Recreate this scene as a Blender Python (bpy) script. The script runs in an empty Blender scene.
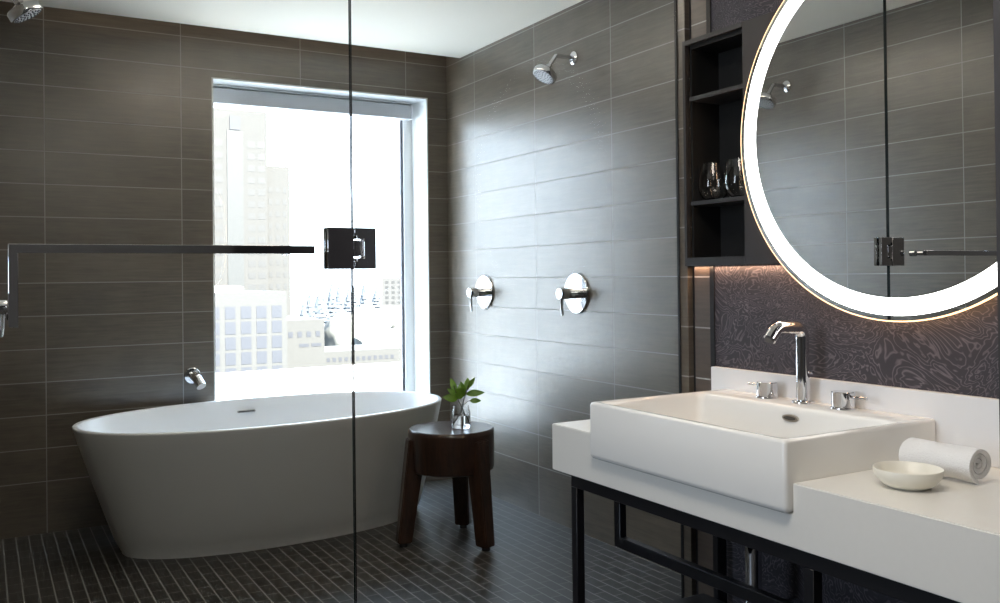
import bpy, bmesh, math, random
from mathutils import Vector, Matrix

random.seed(7)
sc = bpy.context.scene
COL = sc.collection

# ------------------------------------------------------------------ camera
YAW, PITCH, ROLL = 0.5173, 0.0077, -0.0111
FPX, PX, PY = 899.2, 492.4, 269.0
CAM = Vector((-2.3448, -4.6340, 1.1199))


def cam_axes():
    cy, sy = math.cos(YAW), math.sin(YAW)
    f = Vector((sy, cy, 0)); r = Vector((cy, -sy, 0)); u = Vector((0, 0, 1))
    cp, sp = math.cos(PITCH), math.sin(PITCH)
    f, u = f * cp + u * sp, u * cp - f * sp
    cr, sr = math.cos(ROLL), math.sin(ROLL)
    r, u = r * cr + u * sr, u * cr - r * sr
    return r, u, f


cd = bpy.data.cameras.new('camera')
cam = bpy.data.objects.new('camera', cd)
COL.objects.link(cam)
r_, u_, f_ = cam_axes()
m = Matrix((r_, u_, -f_)).transposed().to_4x4()
m.translation = CAM
cam.matrix_world = m
cd.sensor_width = 36.0
cd.lens = FPX * 36.0 / 1000.0
cd.shift_x = (500 - PX) / 1000.0
cd.shift_y = -(301.5 - PY) / 1000.0
cd.clip_start = 0.02
cd.clip_end = 1000
sc.camera = cam

# ------------------------------------------------------------------ sky, lamps, exposure
SKY = 9.0
w = bpy.data.worlds.new('world')
sc.world = w
w.use_nodes = True
wn = w.node_tree
bg = wn.nodes['Background']
tc = wn.nodes.new('ShaderNodeTexCoord')
sx = wn.nodes.new('ShaderNodeSeparateXYZ')
rp = wn.nodes.new('ShaderNodeValToRGB')
rp.color_ramp.elements[0].position = 0.0
rp.color_ramp.elements[0].color = (0.80, 0.89, 1.0, 1)
rp.color_ramp.elements[1].position = 0.8
rp.color_ramp.elements[1].color = (0.52, 0.72, 1.0, 1)
wn.links.new(tc.outputs['Generated'], sx.inputs[0])
wn.links.new(sx.outputs['Z'], rp.inputs[0])
wn.links.new(rp.outputs[0], bg.inputs['Color'])
bg.inputs['Strength'].default_value = SKY

vs = sc.view_settings
vs.view_transform = 'Standard'
vs.look = 'None'
vs.exposure = 0.0
vs.gamma = 1.0
vs.use_curve_mapping = False
sc.cycles.use_denoising = True
sc.cycles.max_bounces = 10
sc.cycles.diffuse_bounces = 5
sc.cycles.glossy_bounces = 5
sc.cycles.transmission_bounces = 8
sc.cycles.transparent_max_bounces = 16
sc.cycles.caustics_reflective = False
sc.cycles.caustics_refractive = False
sc.cycles.sample_clamp_indirect = 6


def area(name, loc, rot, sx_, sy_, power, color, portal=False):
    d = bpy.data.lights.new(name, 'AREA')
    d.shape = 'RECTANGLE'; d.size = sx_; d.size_y = sy_
    d.energy = power; d.color = color
    o = bpy.data.objects.new(name, d)
    COL.objects.link(o)
    o.location = loc; o.rotation_euler = rot
    if portal:
        d.cycles.is_portal = True
    return o


sd_ = bpy.data.lights.new('sun', 'SUN')
sd_.energy = 80.0; sd_.angle = math.radians(1.0); sd_.color = (1.0, 0.92, 0.80)
so_ = bpy.data.objects.new('sun', sd_)
COL.objects.link(so_)
so_.rotation_euler = Vector((-0.25, 0.75, -1.0)).to_track_quat('-Z', 'Y').to_euler()

# sampling portal in the window opening (adds no light of its own)
area('window_portal', (-0.72, 0.27, 1.12), (math.radians(-90), 0, 0), 1.25, 2.10, 1.0, (1, 1, 1), True)
area('side_opening_portal', (-3.95, -3.05, 1.525), (0, math.radians(-90), 0), 1.45, 0.8, 1.0, (1, 1, 1), True)  # sampling portal for the added side opening
# unseen fill lamps added at the ceiling to brighten the dry side
area('ceiling_fill', (-1.75, -3.75, 2.335), (0, 0, 0), 0.45, 0.9, 20.0, (1.0, 0.92, 0.82))
area('ceiling_fill', (-2.6, -5.0, 2.335), (0, 0, 0), 0.6, 0.6, 3.0, (1.0, 0.94, 0.87))
# broad unseen fill lamp added over the shower to warm its walls
area('ceiling_fill', (-1.2, -1.35, 2.335), (0, 0, 0), 0.9, 0.9, 9.0, (1.0, 0.86, 0.70))
# cove strip hidden in the curtain pocket over the window wall
area('cove_lamp', (-1.1, -0.085, 2.60), (0, 0, 0), 2.1, 0.06, 3.0, (1.0, 0.88, 0.74))
# warm strip lamp under the wall cabinet
area('cabinet_lamp', (-0.4735, -2.78, 1.1405), (0, 0, 0), 0.007, 0.44, 0.55, (1.0, 0.60, 0.36))

# ------------------------------------------------------------------ helpers
TILE_H, TILE_L = 0.1524, 0.6096
ZROW = 1.1101
FZ = -0.0425        # floor level


class NT:
    def __init__(s, name):
        s.m = bpy.data.materials.new(name)
        s.m.use_nodes = True
        s.t = s.m.node_tree
        s.p = s.t.nodes['Principled BSDF']

    def n(s, t, **k):
        q = s.t.nodes.new('ShaderNode' + t)
        for a, b in k.items():
            setattr(q, a, b)
        return q

    def l(s, a, b):
        s.t.links.new(a, b)

    def math(s, op, a, b=None, c=None):
        q = s.n('Math', operation=op)
        for i, x in enumerate((a, b, c)):
            if x is None:
                continue
            if isinstance(x, (int, float)):
                q.inputs[i].default_value = x
            else:
                s.l(x, q.inputs[i])
        return q.outputs[0]

    def mix(s, fac, a, b):
        q = s.n('Mix', data_type='RGBA')
        for i, x in ((0, fac), (6, a), (7, b)):
            if isinstance(x, (int, float)):
                q.inputs[i].default_value = x
            elif isinstance(x, tuple):
                q.inputs[i].default_value = x if len(x) == 4 else x + (1,)
            else:
                s.l(x, q.inputs[i])
        return q.outputs[2]

    def xyz(s, a, b, c):
        q = s.n('CombineXYZ')
        for i, x in enumerate((a, b, c)):
            if isinstance(x, (int, float)):
                q.inputs[i].default_value = x
            else:
                s.l(x, q.inputs[i])
        return q.outputs[0]

    def noise(s, vec, scale, detail=3, rough=0.5, dist=0.0):
        q = s.n('TexNoise')
        if vec is not None:
            s.l(vec, q.inputs['Vector'])
        q.inputs['Scale'].default_value = scale
        q.inputs['Detail'].default_value = detail
        q.inputs['Roughness'].default_value = rough
        q.inputs['Distortion'].default_value = dist
        return q.outputs[0]

    def pos(s):
        g = s.n('NewGeometry')
        q = s.n('SeparateXYZ')
        s.l(g.outputs['Position'], q.inputs[0])
        return q.outputs[0], q.outputs[1], q.outputs[2], g.outputs['Position']

    def bump(s, h, strength, dist=0.002):
        b = s.n('Bump')
        b.inputs['Strength'].default_value = strength
        b.inputs['Distance'].default_value = dist
        s.l(h, b.inputs['Height'])
        s.l(b.outputs[0], s.p.inputs['Normal'])


def plain(name, col, rough=0.5, metal=0.0, spec=0.5, coat=0.0, noise=0.0, nscale=30):
    k = NT(name)
    p = k.p
    p.inputs['Base Color'].default_value = col + (1,)
    p.inputs['Roughness'].default_value = rough
    p.inputs['Metallic'].default_value = metal
    p.inputs['Specular IOR Level'].default_value = spec
    p.inputs['Coat Weight'].default_value = coat
    if noise:
        x, y, z, P = k.pos()
        f = k.noise(P, nscale, 3)
        a = tuple(c * (1 - noise) for c in col); b = tuple(min(1, c * (1 + noise)) for c in col)
        k.l(k.mix(f, a, b), p.inputs['Base Color'])
    return k.m


def emis(name, col, s):
    k = NT(name)
    k.p.inputs['Base Color'].default_value = col + (1,)
    k.p.inputs['Emission Color'].default_value = col + (1,)
    k.p.inputs['Emission Strength'].default_value = s
    return k.m


def line(k, t, period, width):
    """1 on a joint, 0 elsewhere; t in periods"""
    f = k.math('FRACT', k.math('ADD', t, 0.5))
    d = k.math('MULTIPLY', k.math('ABSOLUTE', k.math('SUBTRACT', f, 0.5)), period)
    return k.math('LESS_THAN', d, width / 2)


def tile_mat(name, axis, u0, rough=0.32, col=(0.112, 0.093, 0.071)):
    k = NT(name)
    x, y, z, P = k.pos()
    u = x if axis == 'x' else y
    U = k.math('DIVIDE', k.math('SUBTRACT', u, u0), TILE_L)
    V = k.math('DIVIDE', k.math('SUBTRACT', z, ZROW), TILE_H)
    g = k.math('MULTIPLY', line(k, V, TILE_H, 0.0040), k.math('GREATER_THAN', z, 0.12))
    if u0 is not None:
        g = k.math('MAXIMUM', g, line(k, U, TILE_L, 0.0040))
    wn_ = k.n('TexWhiteNoise', noise_dimensions='2D')
    k.l(k.xyz(k.math('FLOOR', U), k.math('FLOOR', V), 0), wn_.inputs['Vector'])
    seed = k.math('MULTIPLY', wn_.outputs['Value'], 40.0)
    st = k.noise(k.xyz(k.math('MULTIPLY', u, 4.0), seed, k.math('MULTIPLY', z, 60.0)), 1.6, 5, 0.6, 0.6)
    cl = k.noise(k.xyz(u, seed, z), 5.0, 3, 0.6)
    f = k.math('ADD', k.math('MULTIPLY_ADD', st, 1.15, -0.5), k.math('MULTIPLY_ADD', cl, 0.7, 0.1))
    f = k.math('ADD', f, k.math('MULTIPLY', k.math('SUBTRACT', wn_.outputs['Value'], 0.5), 0.25))
    c = k.mix(f, tuple(q * 0.50 for q in col), tuple(q * 1.5 for q in col))
    k.l(k.mix(g, c, (0.36, 0.35, 0.335)), k.p.inputs['Base Color'])
    k.l(k.math('SUBTRACT', 1.0, k.math('MULTIPLY', g, 0.9)), k.p.inputs['Specular IOR Level'])
    k.l(k.math('ADD', k.math('MULTIPLY', st, 0.05), k.math('ADD', k.math('MULTIPLY', g, 0.4), rough - 0.025)),
        k.p.inputs['Roughness'])
    h = k.math('SUBTRACT', k.math('MULTIPLY', st, 0.12), g)
    k.bump(h, 0.05, 0.0012)
    return k.m


M = {}
M['tile_back'] = tile_mat('tile_back', 'x', -0.257)
M['tile_right'] = tile_mat('tile_right', 'y', -0.3353)
M['tile_left'] = tile_mat('tile_left', 'y', -0.43)
M['tile_strip'] = tile_mat('tile_strip', 'y', -2.20)
M['tile_warm'] = tile_mat('tile_warm', 'y', -2.20, 0.4, (0.075, 0.055, 0.042))


def floor_mat():
    k = NT('floor_mosaic')
    x, y, z, P = k.pos()
    U = k.math('DIVIDE', x, 0.0515)
    row = k.math('FLOOR', U)
    V = k.math('ADD', k.math('DIVIDE', y, 0.1030), k.math('MULTIPLY', row, 0.5))
    g = k.math('MAXIMUM', line(k, U, 0.0515, 0.0048), k.math('MULTIPLY', line(k, V, 0.1030, 0.0048), 0.7))
    wn_ = k.n('TexWhiteNoise', noise_dimensions='2D')
    k.l(k.xyz(row, k.math('FLOOR', V), 0), wn_.inputs['Vector'])
    cl = k.noise(P, 60, 3)
    f = k.math('ADD', k.math('MULTIPLY', wn_.outputs['Value'], 0.55), k.math('MULTIPLY', cl, 0.45))
    c = k.mix(f, (0.020, 0.019, 0.018), (0.050, 0.046, 0.042))
    k.l(k.mix(g, c, (0.25, 0.245, 0.24)), k.p.inputs['Base Color'])
    k.l(k.math('ADD', 0.38, k.math('MULTIPLY', g, 0.4)), k.p.inputs['Roughness'])
    k.bump(k.math('ADD', k.math('MULTIPLY', g, -1.0), k.math('MULTIPLY', cl, 0.2)), 0.08, 0.0015)
    return k.m


def wallpaper_mat():
    k = NT('agate_wallpaper')
    x, y, z, P = k.pos()
    v = k.xyz(y, k.math('MULTIPLY', z, 1.35), 0.0)
    n1 = k.noise(v, 4.2, 4, 0.5, 1.6)
    band = k.math('FRACT', k.math('MULTIPLY', n1, 28.0))
    d = k.math('ABSOLUTE', k.math('SUBTRACT', band, 0.5))
    ln = k.math('SUBTRACT', 1.0, k.math('MULTIPLY', d, 5.0))
    ln = k.math('MAXIMUM', ln, 0.0)
    n2 = k.noise(v, 9.0, 3)
    ln = k.math('MULTIPLY', ln, k.math('ADD', 0.25, n2))
    c = k.mix(n2, (0.026, 0.023, 0.030), (0.044, 0.039, 0.049))
    k.l(k.mix(ln, c, (0.17, 0.15, 0.165)), k.p.inputs['Base Color'])
    k.p.inputs['Roughness'].default_value = 0.6
    return k.m


def wood_mat():
    k = NT('dark_stool_wood')
    tco = k.n('TexCoord')
    s_ = k.n('SeparateXYZ')
    k.l(tco.outputs['Object'], s_.inputs[0])
    v = k.xyz(k.math('MULTIPLY', s_.outputs[0], 9.0), k.math('MULTIPLY', s_.outputs[1], 9.0),
              k.math('MULTIPLY', s_.outputs[2], 1.2))
    n1 = k.noise(v, 6.0, 5, 0.6, 0.8)
    n2 = k.noise(tco.outputs['Object'], 7.0, 3)
    f = k.math('ADD', k.math('MULTIPLY', n1, 0.75), k.math('MULTIPLY', n2, 0.3))
    q = k.n('ValToRGB')
    q.color_ramp.elements[0].position = 0.33; q.color_ramp.elements[0].color = (0.010, 0.0045, 0.0025, 1)
    q.color_ramp.elements[1].position = 0.75; q.color_ramp.elements[1].color = (0.060, 0.024, 0.012, 1)
    k.l(f, q.inputs[0])
    k.l(q.outputs[0], k.p.inputs['Base Color'])
    k.p.inputs['Roughness'].default_value = 0.30
    k.p.inputs['Coat Weight'].default_value = 0.5
    k.p.inputs['Coat Roughness'].default_value = 0.22
    k.bump(n1, 0.12, 0.002)
    return k.m


def clear_glass(name, tint=(0.97, 0.985, 0.98), ior=1.45, graze=0.6):
    """thin pane: lets light straight through, mirrors by Fresnel"""
    k = NT(name)
    k.t.nodes.remove(k.p)
    out = k.t.nodes['Material Output']
    tr = k.n('BsdfTransparent'); tr.inputs[0].default_value = tint + (1,)
    gl = k.n('BsdfGlossy'); gl.inputs['Roughness'].default_value = 0.0
    g_ = k.n('NewGeometry')
    dt = k.n('VectorMath', operation='DOT_PRODUCT')
    k.l(g_.outputs['Normal'], dt.inputs[0]); k.l(g_.outputs['Incoming'], dt.inputs[1])
    f0 = ((ior - 1) / (ior + 1)) ** 2
    c1 = k.math('SUBTRACT', 1.0, k.math('ABSOLUTE', dt.outputs['Value']))
    fr = k.math('MULTIPLY_ADD', k.math('POWER', c1, 5.0), (1 - f0) * graze, f0)
    mx = k.n('MixShader')
    k.l(fr, mx.inputs[0]); k.l(tr.outputs[0], mx.inputs[1]); k.l(gl.outputs[0], mx.inputs[2])
    k.l(mx.outputs[0], out.inputs['Surface'])
    return k.m


def solid_glass(name, ior=1.45, col=(1, 1, 1)):
    k = NT(name)
    p = k.p
    p.inputs['Base Color'].default_value = col + (1,)
    p.inputs['Roughness'].default_value = 0.0
    p.inputs['Transmission Weight'].default_value = 1.0
    p.inputs['IOR'].default_value = ior
    return k.m


def towel_mat():
    k = NT('terry_towel')
    k.p.inputs['Base Color'].default_value = (0.86, 0.85, 0.84, 1)
    k.p.inputs['Roughness'].default_value = 0.95
    k.p.inputs['Sheen Weight'].default_value = 0.4
    x, y, z, P = k.pos()
    k.bump(k.noise(P, 420, 2), 0.7, 0.003)
    return k.m


def leaf_mat():
    k = NT('leaf_green')
    x, y, z, P = k.pos()
    k.l(k.mix(k.noise(P, 60, 2), (0.07, 0.19, 0.015), (0.22, 0.40, 0.04)), k.p.inputs['Base Color'])
    k.p.inputs['Roughness'].default_value = 0.35
    return k.m


M['floor'] = floor_mat()
M['wallpaper'] = wallpaper_mat()
M['wood'] = wood_mat()
M['ceiling'] = plain('ceiling_paint', (0.90, 0.82, 0.70), 0.9)
M['reveal'] = plain('reveal_paint', (0.80, 0.81, 0.80), 0.35)
M['white_frame'] = plain('white_window_frame', (0.85, 0.85, 0.85), 0.4)
M['blind'] = plain('grey_blind', (0.50, 0.51, 0.53), 0.5)
M['gasket'] = plain('grey_gasket', (0.12, 0.12, 0.14), 0.5)
M['tub'] = plain('tub_composite', (0.80, 0.80, 0.80), 0.28, noise=0.01)
M['porcelain'] = plain('porcelain', (0.84, 0.83, 0.80), 0.12, coat=0.3)
M['counter'] = plain('counter_stone', (0.80, 0.78, 0.73), 0.30, noise=0.015, nscale=80)
M['splash'] = plain('backsplash_stone', (0.84, 0.84, 0.85), 0.28, noise=0.01)
M['chrome'] = plain('chrome', (0.70, 0.70, 0.715), 0.06, metal=1.0)
M['nozzle'] = plain('nozzle_grey', (0.45, 0.45, 0.46), 0.4, metal=0.3)
M['rubber'] = plain('nozzle_rubber', (0.05, 0.05, 0.055), 0.5)
M['black_metal'] = plain('black_steel', (0.008, 0.008, 0.010), 0.35)
M['black_trim'] = plain('black_trim', (0.010, 0.010, 0.012), 0.45)
M['cabinet'] = plain('charcoal_cabinet', (0.030, 0.029, 0.031), 0.42, noise=0.08, nscale=20)
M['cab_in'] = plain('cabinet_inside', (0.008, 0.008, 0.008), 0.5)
M['jamb'] = plain('dark_wall', (0.022, 0.020, 0.022), 0.6)
M['dry_wall'] = plain('dry_wall_paint', (0.14, 0.135, 0.13), 0.8)
M['mirror'] = plain('mirror_silver', (0.93, 0.94, 0.94), 0.0, metal=1.0)
M['alu'] = plain('mirror_chassis', (0.55, 0.50, 0.44), 0.35, metal=1.0)
M['ring'] = emis('mirror_ring_light', (1.0, 0.985, 0.965), 5.0)
M['glow'] = emis('mirror_back_light', (1.0, 0.66, 0.38), 2.0)
M['led'] = emis('mirror_led_strip', (1.0, 0.62, 0.34), 14.0)
M['pane'] = clear_glass('shower_glass', ior=1.06, graze=0.06)
M['wpane'] = clear_glass('window_glass', (0.98, 0.99, 0.99), ior=1.2, graze=0.3)
M['glass_edge'] = plain('glass_edge', (0.014, 0.020, 0.020), 0.25)
M['seal'] = plain('clear_seal', (0.42, 0.42, 0.42), 0.4)
M['tumbler'] = solid_glass('tumbler_glass')
M['water'] = solid_glass('water', 1.33)
M['towel'] = towel_mat()
M['bowl'] = plain('alabaster', (0.80, 0.77, 0.68), 0.35, noise=0.04, nscale=40)
M['leaf'] = leaf_mat()
M['stem'] = plain('stem_brown', (0.06, 0.055, 0.03), 0.6)
M['slot'] = plain('dark_slot', (0.06, 0.055, 0.045), 0.6)
M['brass_rim'] = plain('nickel_rim', (0.40, 0.37, 0.32), 0.3, metal=1.0)
# outdoors
M['tower'] = plain('tower_stone', (0.0345, 0.0345, 0.0350), 0.9)
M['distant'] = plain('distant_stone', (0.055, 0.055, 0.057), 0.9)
M['tower_win'] = plain('tower_glass', (0.0235, 0.0240, 0.0255), 0.6)
M['tower_core'] = plain('tower_core_glass', (0.0240, 0.0258, 0.0275), 0.6)
M['office'] = plain('office_stone', (0.0355, 0.0360, 0.0365), 0.9)
M['office_win'] = plain('office_glass', (0.0165, 0.0185, 0.0255), 0.6)
M['roof'] = plain('white_roof', (0.88, 0.87, 0.85), 0.9)
M['ground'] = plain('town_ground', (0.028, 0.0285, 0.029), 0.95, noise=0.25, nscale=0.12)
M['conifer'] = plain('conifer', (0.050, 0.060, 0.074), 0.9, noise=0.2, nscale=1.5)
M['bush'] = plain('bush', (0.085, 0.088, 0.085), 0.9, noise=0.2, nscale=1.5)
M['trunk'] = plain('tree_trunk', (0.03, 0.03, 0.03), 0.9)


class MB:
    def __init__(s):
        s.b = bmesh.new()

    def box(s, x0, x1, y0, y1, z0, z1):
        v = [s.b.verts.new((x, y, z)) for x in (x0, x1) for y in (y0, y1) for z in (z0, z1)]
        for f in ((0, 1, 3, 2), (4, 6, 7, 5), (0, 4, 5, 1), (2, 3, 7, 6), (0, 2, 6, 4), (1, 5, 7, 3)):
            s.b.faces.new([v[i] for i in f])
        return s

    def prism(s, pts, axis, a0, a1):
        """closed outline pts (2-D) extruded along axis between a0 and a1"""
        def P(p, a):
            if axis == 'x': return (a, p[0], p[1])
            if axis == 'y': return (p[0], a, p[1])
            return (p[0], p[1], a)
        A = [s.b.verts.new(P(p, a0)) for p in pts]
        B = [s.b.verts.new(P(p, a1)) for p in pts]
        n = len(pts)
        s.b.faces.new(A); s.b.faces.new(list(reversed(B)))
        for i in range(n):
            j = (i + 1) % n
            s.b.faces.new((A[i], A[j], B[j], B[i]))
        return s

    def rings(s, rings, cap0=True, cap1=True, close=False):
        """loft a list of equal-length point loops"""
        R = [[s.b.verts.new(p) for p in r] for r in rings]
        n = len(R[0])
        if close:
            R.append(R[0])
        for a, b in zip(R, R[1:]):
            for i in range(n):
                j = (i + 1) % n
                s.b.faces.new((a[i], a[j], b[j], b[i]))
        if not close:
            if cap0: s.b.faces.new(list(reversed(R[0])))
            if cap1: s.b.faces.new(R[-1])
        return s

    def lathe(s, prof, o=(0, 0, 0), axis=(0, 0, 1), n=40, cap0=True, cap1=True):
        o = Vector(o); ax = Vector(axis).normalized()
        t = Vector((1, 0, 0)) if abs(ax.x) < 0.9 else Vector((0, 1, 0))
        e1 = ax.cross(t).normalized(); e2 = ax.cross(e1)
        rg = []
        for r, h in prof:
            rg.append([o + ax * h + (e1 * math.cos(2 * math.pi * i / n) + e2 * math.sin(2 * math.pi * i / n)) * max(r, 1e-5)
                       for i in range(n)])
        return s.rings(rg, cap0, cap1)

    def tube(s, pts, r, n=16, cap=True):
        P = [Vector(p) for p in pts]
        rr = r if isinstance(r, (list, tuple)) else [r] * len(P)
        rg = []
        ref = None
        for i, p in enumerate(P):
            d = (P[min(i + 1, len(P) - 1)] - P[max(i - 1, 0)]).normalized()
            if ref is None:
                t = Vector((0, 0, 1)) if abs(d.z) < 0.9 else Vector((0, 1, 0))
                ref = d.cross(t).normalized()
            ref = (ref - d * ref.dot(d)).normalized()
            e2 = d.cross(ref)
            rg.append([p + (ref * math.cos(2 * math.pi * k / n) + e2 * math.sin(2 * math.pi * k / n)) * rr[i] for k in range(n)])
        return s.rings(rg, cap, cap)

    def build(s, name, mat, parent=None, bevel=0.0, seg=2, smooth=True, angle=38):
        bmesh.ops.recalc_face_normals(s.b, faces=s.b.faces)
        if bevel:
            ed = [e for e in s.b.edges if len(e.link_faces) == 2 and e.calc_face_angle(0) > math.radians(30)]
            bmesh.ops.bevel(s.b, geom=ed, offset=bevel, segments=seg, affect='EDGES', clamp_overlap=True)
        me = bpy.data.meshes.new(name)
        s.b.to_mesh(me); s.b.free()
        me.materials.append(mat)
        if smooth:
            for p in me.polygons: p.use_smooth = True
            me.set_sharp_from_angle(angle=math.radians(angle))
        o = bpy.data.objects.new(name, me)
        COL.objects.link(o)
        if parent is not None:
            o.parent = parent
            o.matrix_parent_inverse = parent_matrix(parent).inverted()
        return o


def parent_matrix(o):
    m = Matrix.LocRotScale(o.location, o.rotation_euler, o.scale)
    if o.parent is not None:
        return parent_matrix(o.parent) @ o.matrix_parent_inverse @ m
    return m


def fillet(pts, r, n=7):
    P = [Vector(p) for p in pts]
    out = [P[0]]
    for a, b, c in zip(P, P[1:], P[2:]):
        d1 = (a - b).normalized(); d2 = (c - b).normalized()
        ang = d1.angle(d2)
        t = r / math.tan(ang / 2)
        s_, e_ = b + d1 * t, b + d2 * t
        for i in range(n + 1):
            q = i / n
            out.append((s_ * (1 - q) + b * q) * (1 - q) + (b * (1 - q) + e_ * q) * q)
    out.append(P[-1])
    return out


def thing(name, label, cat, loc=(0, 0, 0), rz=0.0, group=None):
    o = bpy.data.objects.new(name, None)
    COL.objects.link(o)
    o.location = loc; o.rotation_euler = (0, 0, rz)
    o.empty_display_size = 0.05
    o['label'] = label; o['category'] = cat
    if group: o['group'] = group
    return o


def tag(o, label, cat, group=None):
    o['label'] = label; o['category'] = cat
    if group: o['group'] = group
    return o


def struct(o, label=None, cat=None):
    o['kind'] = 'structure'
    if label: o['label'] = label
    if cat: o['category'] = cat
    return o


def copy_tree(o, parent=None):
    c = o.copy(); COL.objects.link(c)
    if parent is not None: c.parent = parent
    for ch in list(o.children):
        copy_tree(ch, c)
    return c


# ------------------------------------------------------------------ the setting
CZ = 2.345            # ceiling
YG = -2.500           # glass line
XW = -0.465           # face of the vanity wall
XL = -2.37            # left shower wall
WX0, WX1, WZ0, WZ1 = -1.327, -0.121, 0.16, 2.14    # window opening

o = MB().box(-3.9, 0.25, -6.0, 0.25, FZ - 0.06, FZ).build('floor', M['floor'], smooth=False)
struct(o, 'dark grey mosaic tile floor running under the tub', 'floor')
b = MB().box(-3.9, 0.25, -6.0, -0.17, CZ, CZ + 0.05)
o = b.build('ceiling', M['ceiling'], smooth=False)
struct(o, 'white painted ceiling stopping just short of the window wall', 'ceiling')
o = MB().box(-2.49, 0.25, -0.30, 0.25, 2.62, 2.66).build('trim_3', M['jamb'], smooth=False)
struct(o)
o = MB().box(-3.9, 0.25, -0.22, -0.17, CZ + 0.05, 2.62).build('trim_4', M['jamb'], smooth=False)
struct(o)

b = MB()
b.box(XL - 0.12, WX0, 0, 0.25, FZ, 2.62).box(WX1, 0.0, 0, 0.25, FZ, 2.62)
b.box(WX0, WX1, 0, 0.25, FZ, WZ0).box(WX0, WX1, 0, 0.25, WZ1, 2.62)
struct(b.build('wall_back', M['tile_back'], smooth=False), 'dark brown grey tiled wall around the window', 'wall')
struct(MB().box(0, 0.25, -6.0, 0.25, FZ, 2.62).build('wall_right', M['tile_right'], smooth=False),
       'shiny grey tiled shower wall carrying two round valves', 'wall')
struct(MB().box(XL - 0.12, XL, YG, 0, FZ, 2.62).build('wall_left', M['tile_left'], smooth=False),
       'tiled shower wall opposite, seen in the round mirror', 'wall')
struct(MB().box(-3.9, XL - 0.12, YG, YG + 0.10, FZ, CZ).build('wall_stub', M['dry_wall'], smooth=False))
DY0, DY1, DZ0, DZ1 = -3.45, -2.65, 0.80, 2.25      # unseen opening added left of the camera to let daylight onto the vanity
b = MB().box(-4.0, -3.9, -6.0, DY0, FZ, CZ).box(-4.0, -3.9, DY1, YG + 0.1, FZ, CZ)
b.box(-4.0, -3.9, DY0, DY1, FZ, DZ0).box(-4.0, -3.9, DY0, DY1, DZ1, CZ)
struct(b.build('wall_dry_side', M['dry_wall'], smooth=False))
struct(MB().box(-4.0, 0.25, -6.1, -6.0, FZ, CZ).build('wall_rear', M['dry_wall'], smooth=False))
YJ = -3.836
struct(MB().box(-1.02, 0, -6.0, YJ, FZ, CZ).build('wall_end', M['jamb'], smooth=False),
       'dark wall edge closing the vanity niche at right', 'wall')

# vanity wall: a core with skins either side of the recessed cabinet
CY0, CY1, CZ0, CZ1 = -2.541, -3.06, 1.143, 1.828
XC = -0.345
struct(MB().box(XC, 0, YJ, -2.495, FZ, CZ).build('wall_vanity', M['jamb'], smooth=False))


def skin(name, y0, y1, mat, x=XW, label=None):
    b = MB()
    yl, yh = min(y0, y1), max(y0, y1)
    cut0, cut1 = -3.045, -2.556
    if yl >= cut1 or yh <= cut0:
        b.box(x, XC, yl, yh, FZ, CZ)
    else:
        if yh > cut1:
            b.box(x, XC, cut1, yh, FZ, CZ)
        if yl < cut0:
            b.box(x, XC, yl, cut0, FZ, CZ)
        a, c = max(yl, cut0), min(yh, cut1)
        b.box(x, XC, a, c, FZ, CZ0 + 0.012).box(x, XC, a, c, CZ1 - 0.012, CZ)
    return struct(b.build(name, mat, smooth=False), label, 'wall' if label else None)


skin('wall_vanity_tile', -2.495, -2.538, M['tile_strip'], label='narrow grey tiled return where the shower glass ends')
skin('trim_1', -2.538, -2.568, M['black_trim'], XW + 0.02)
skin('wall_vanity_warm_tile', -2.568, -2.637, M['tile_warm'], label='narrow brown tiled strip left of the wallpaper')
skin('trim_2', -2.637, -2.654, M['black_trim'], XW - 0.004)
skin('wall_vanity_paper', -2.654, YJ, M['wallpaper'], label='charcoal wallpaper with agate swirl lines behind the faucet')

# window
win = bpy.data.objects.new('window_1', None); COL.objects.link(win)
win.location = (-0.72, 0.2, 0.16)
struct(win, 'tall window behind the bathtub looking over the town', 'window')
t = 0.008
b = MB().box(WX0, WX0 + t, 0.001, 0.25, WZ0, WZ1).box(WX1 - t, WX1, 0.001, 0.25, WZ0, WZ1)
b.box(WX0 + t, WX1 - t, 0.001, 0.25, WZ1 - t, WZ1)
b.build('window_reveal', M['reveal'], win, smooth=False)
MB().box(WX0 + t, WX1 - t, -0.004, 0.25, WZ0, WZ0 + 0.02).build('window_sill', M['reveal'], win, smooth=False)
b = MB()
f0, f1 = 0.205, 0.262
b.box(WX0 + t, WX0 + 0.05, f0, f1, WZ0 + 0.02, WZ1 - t).box(WX1 - 0.062, WX1 - t, f0, f1, WZ0 + 0.02, WZ1 - t)
b.box(WX0 + 0.05, WX1 - 0.062, f0, f1, WZ0 + 0.02, WZ0 + 0.06).box(WX0 + 0.05, WX1 - 0.062, f0, f1, WZ1 - 0.06, WZ1 - t)
b.build('window_frame', M['white_frame'], win, smooth=False)
b = MB()
b.box(WX1 - 0.070, WX1 - 0.062, f0 + 0.01, f1 - 0.01, WZ0 + 0.06, WZ1 - 0.06)
b.box(WX0 + 0.05, WX0 + 0.056, f0 + 0.01, f1 - 0.01, WZ0 + 0.06, WZ1 - 0.06)
b.build('window_gasket', M['gasket'], win, smooth=False)
MB().box(WX0 + 0.05, WX1 - 0.07, 0.232, 0.236, WZ0 + 0.06, WZ1 - 0.06).build('window_pane', M['wpane'], win, smooth=False)

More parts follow.
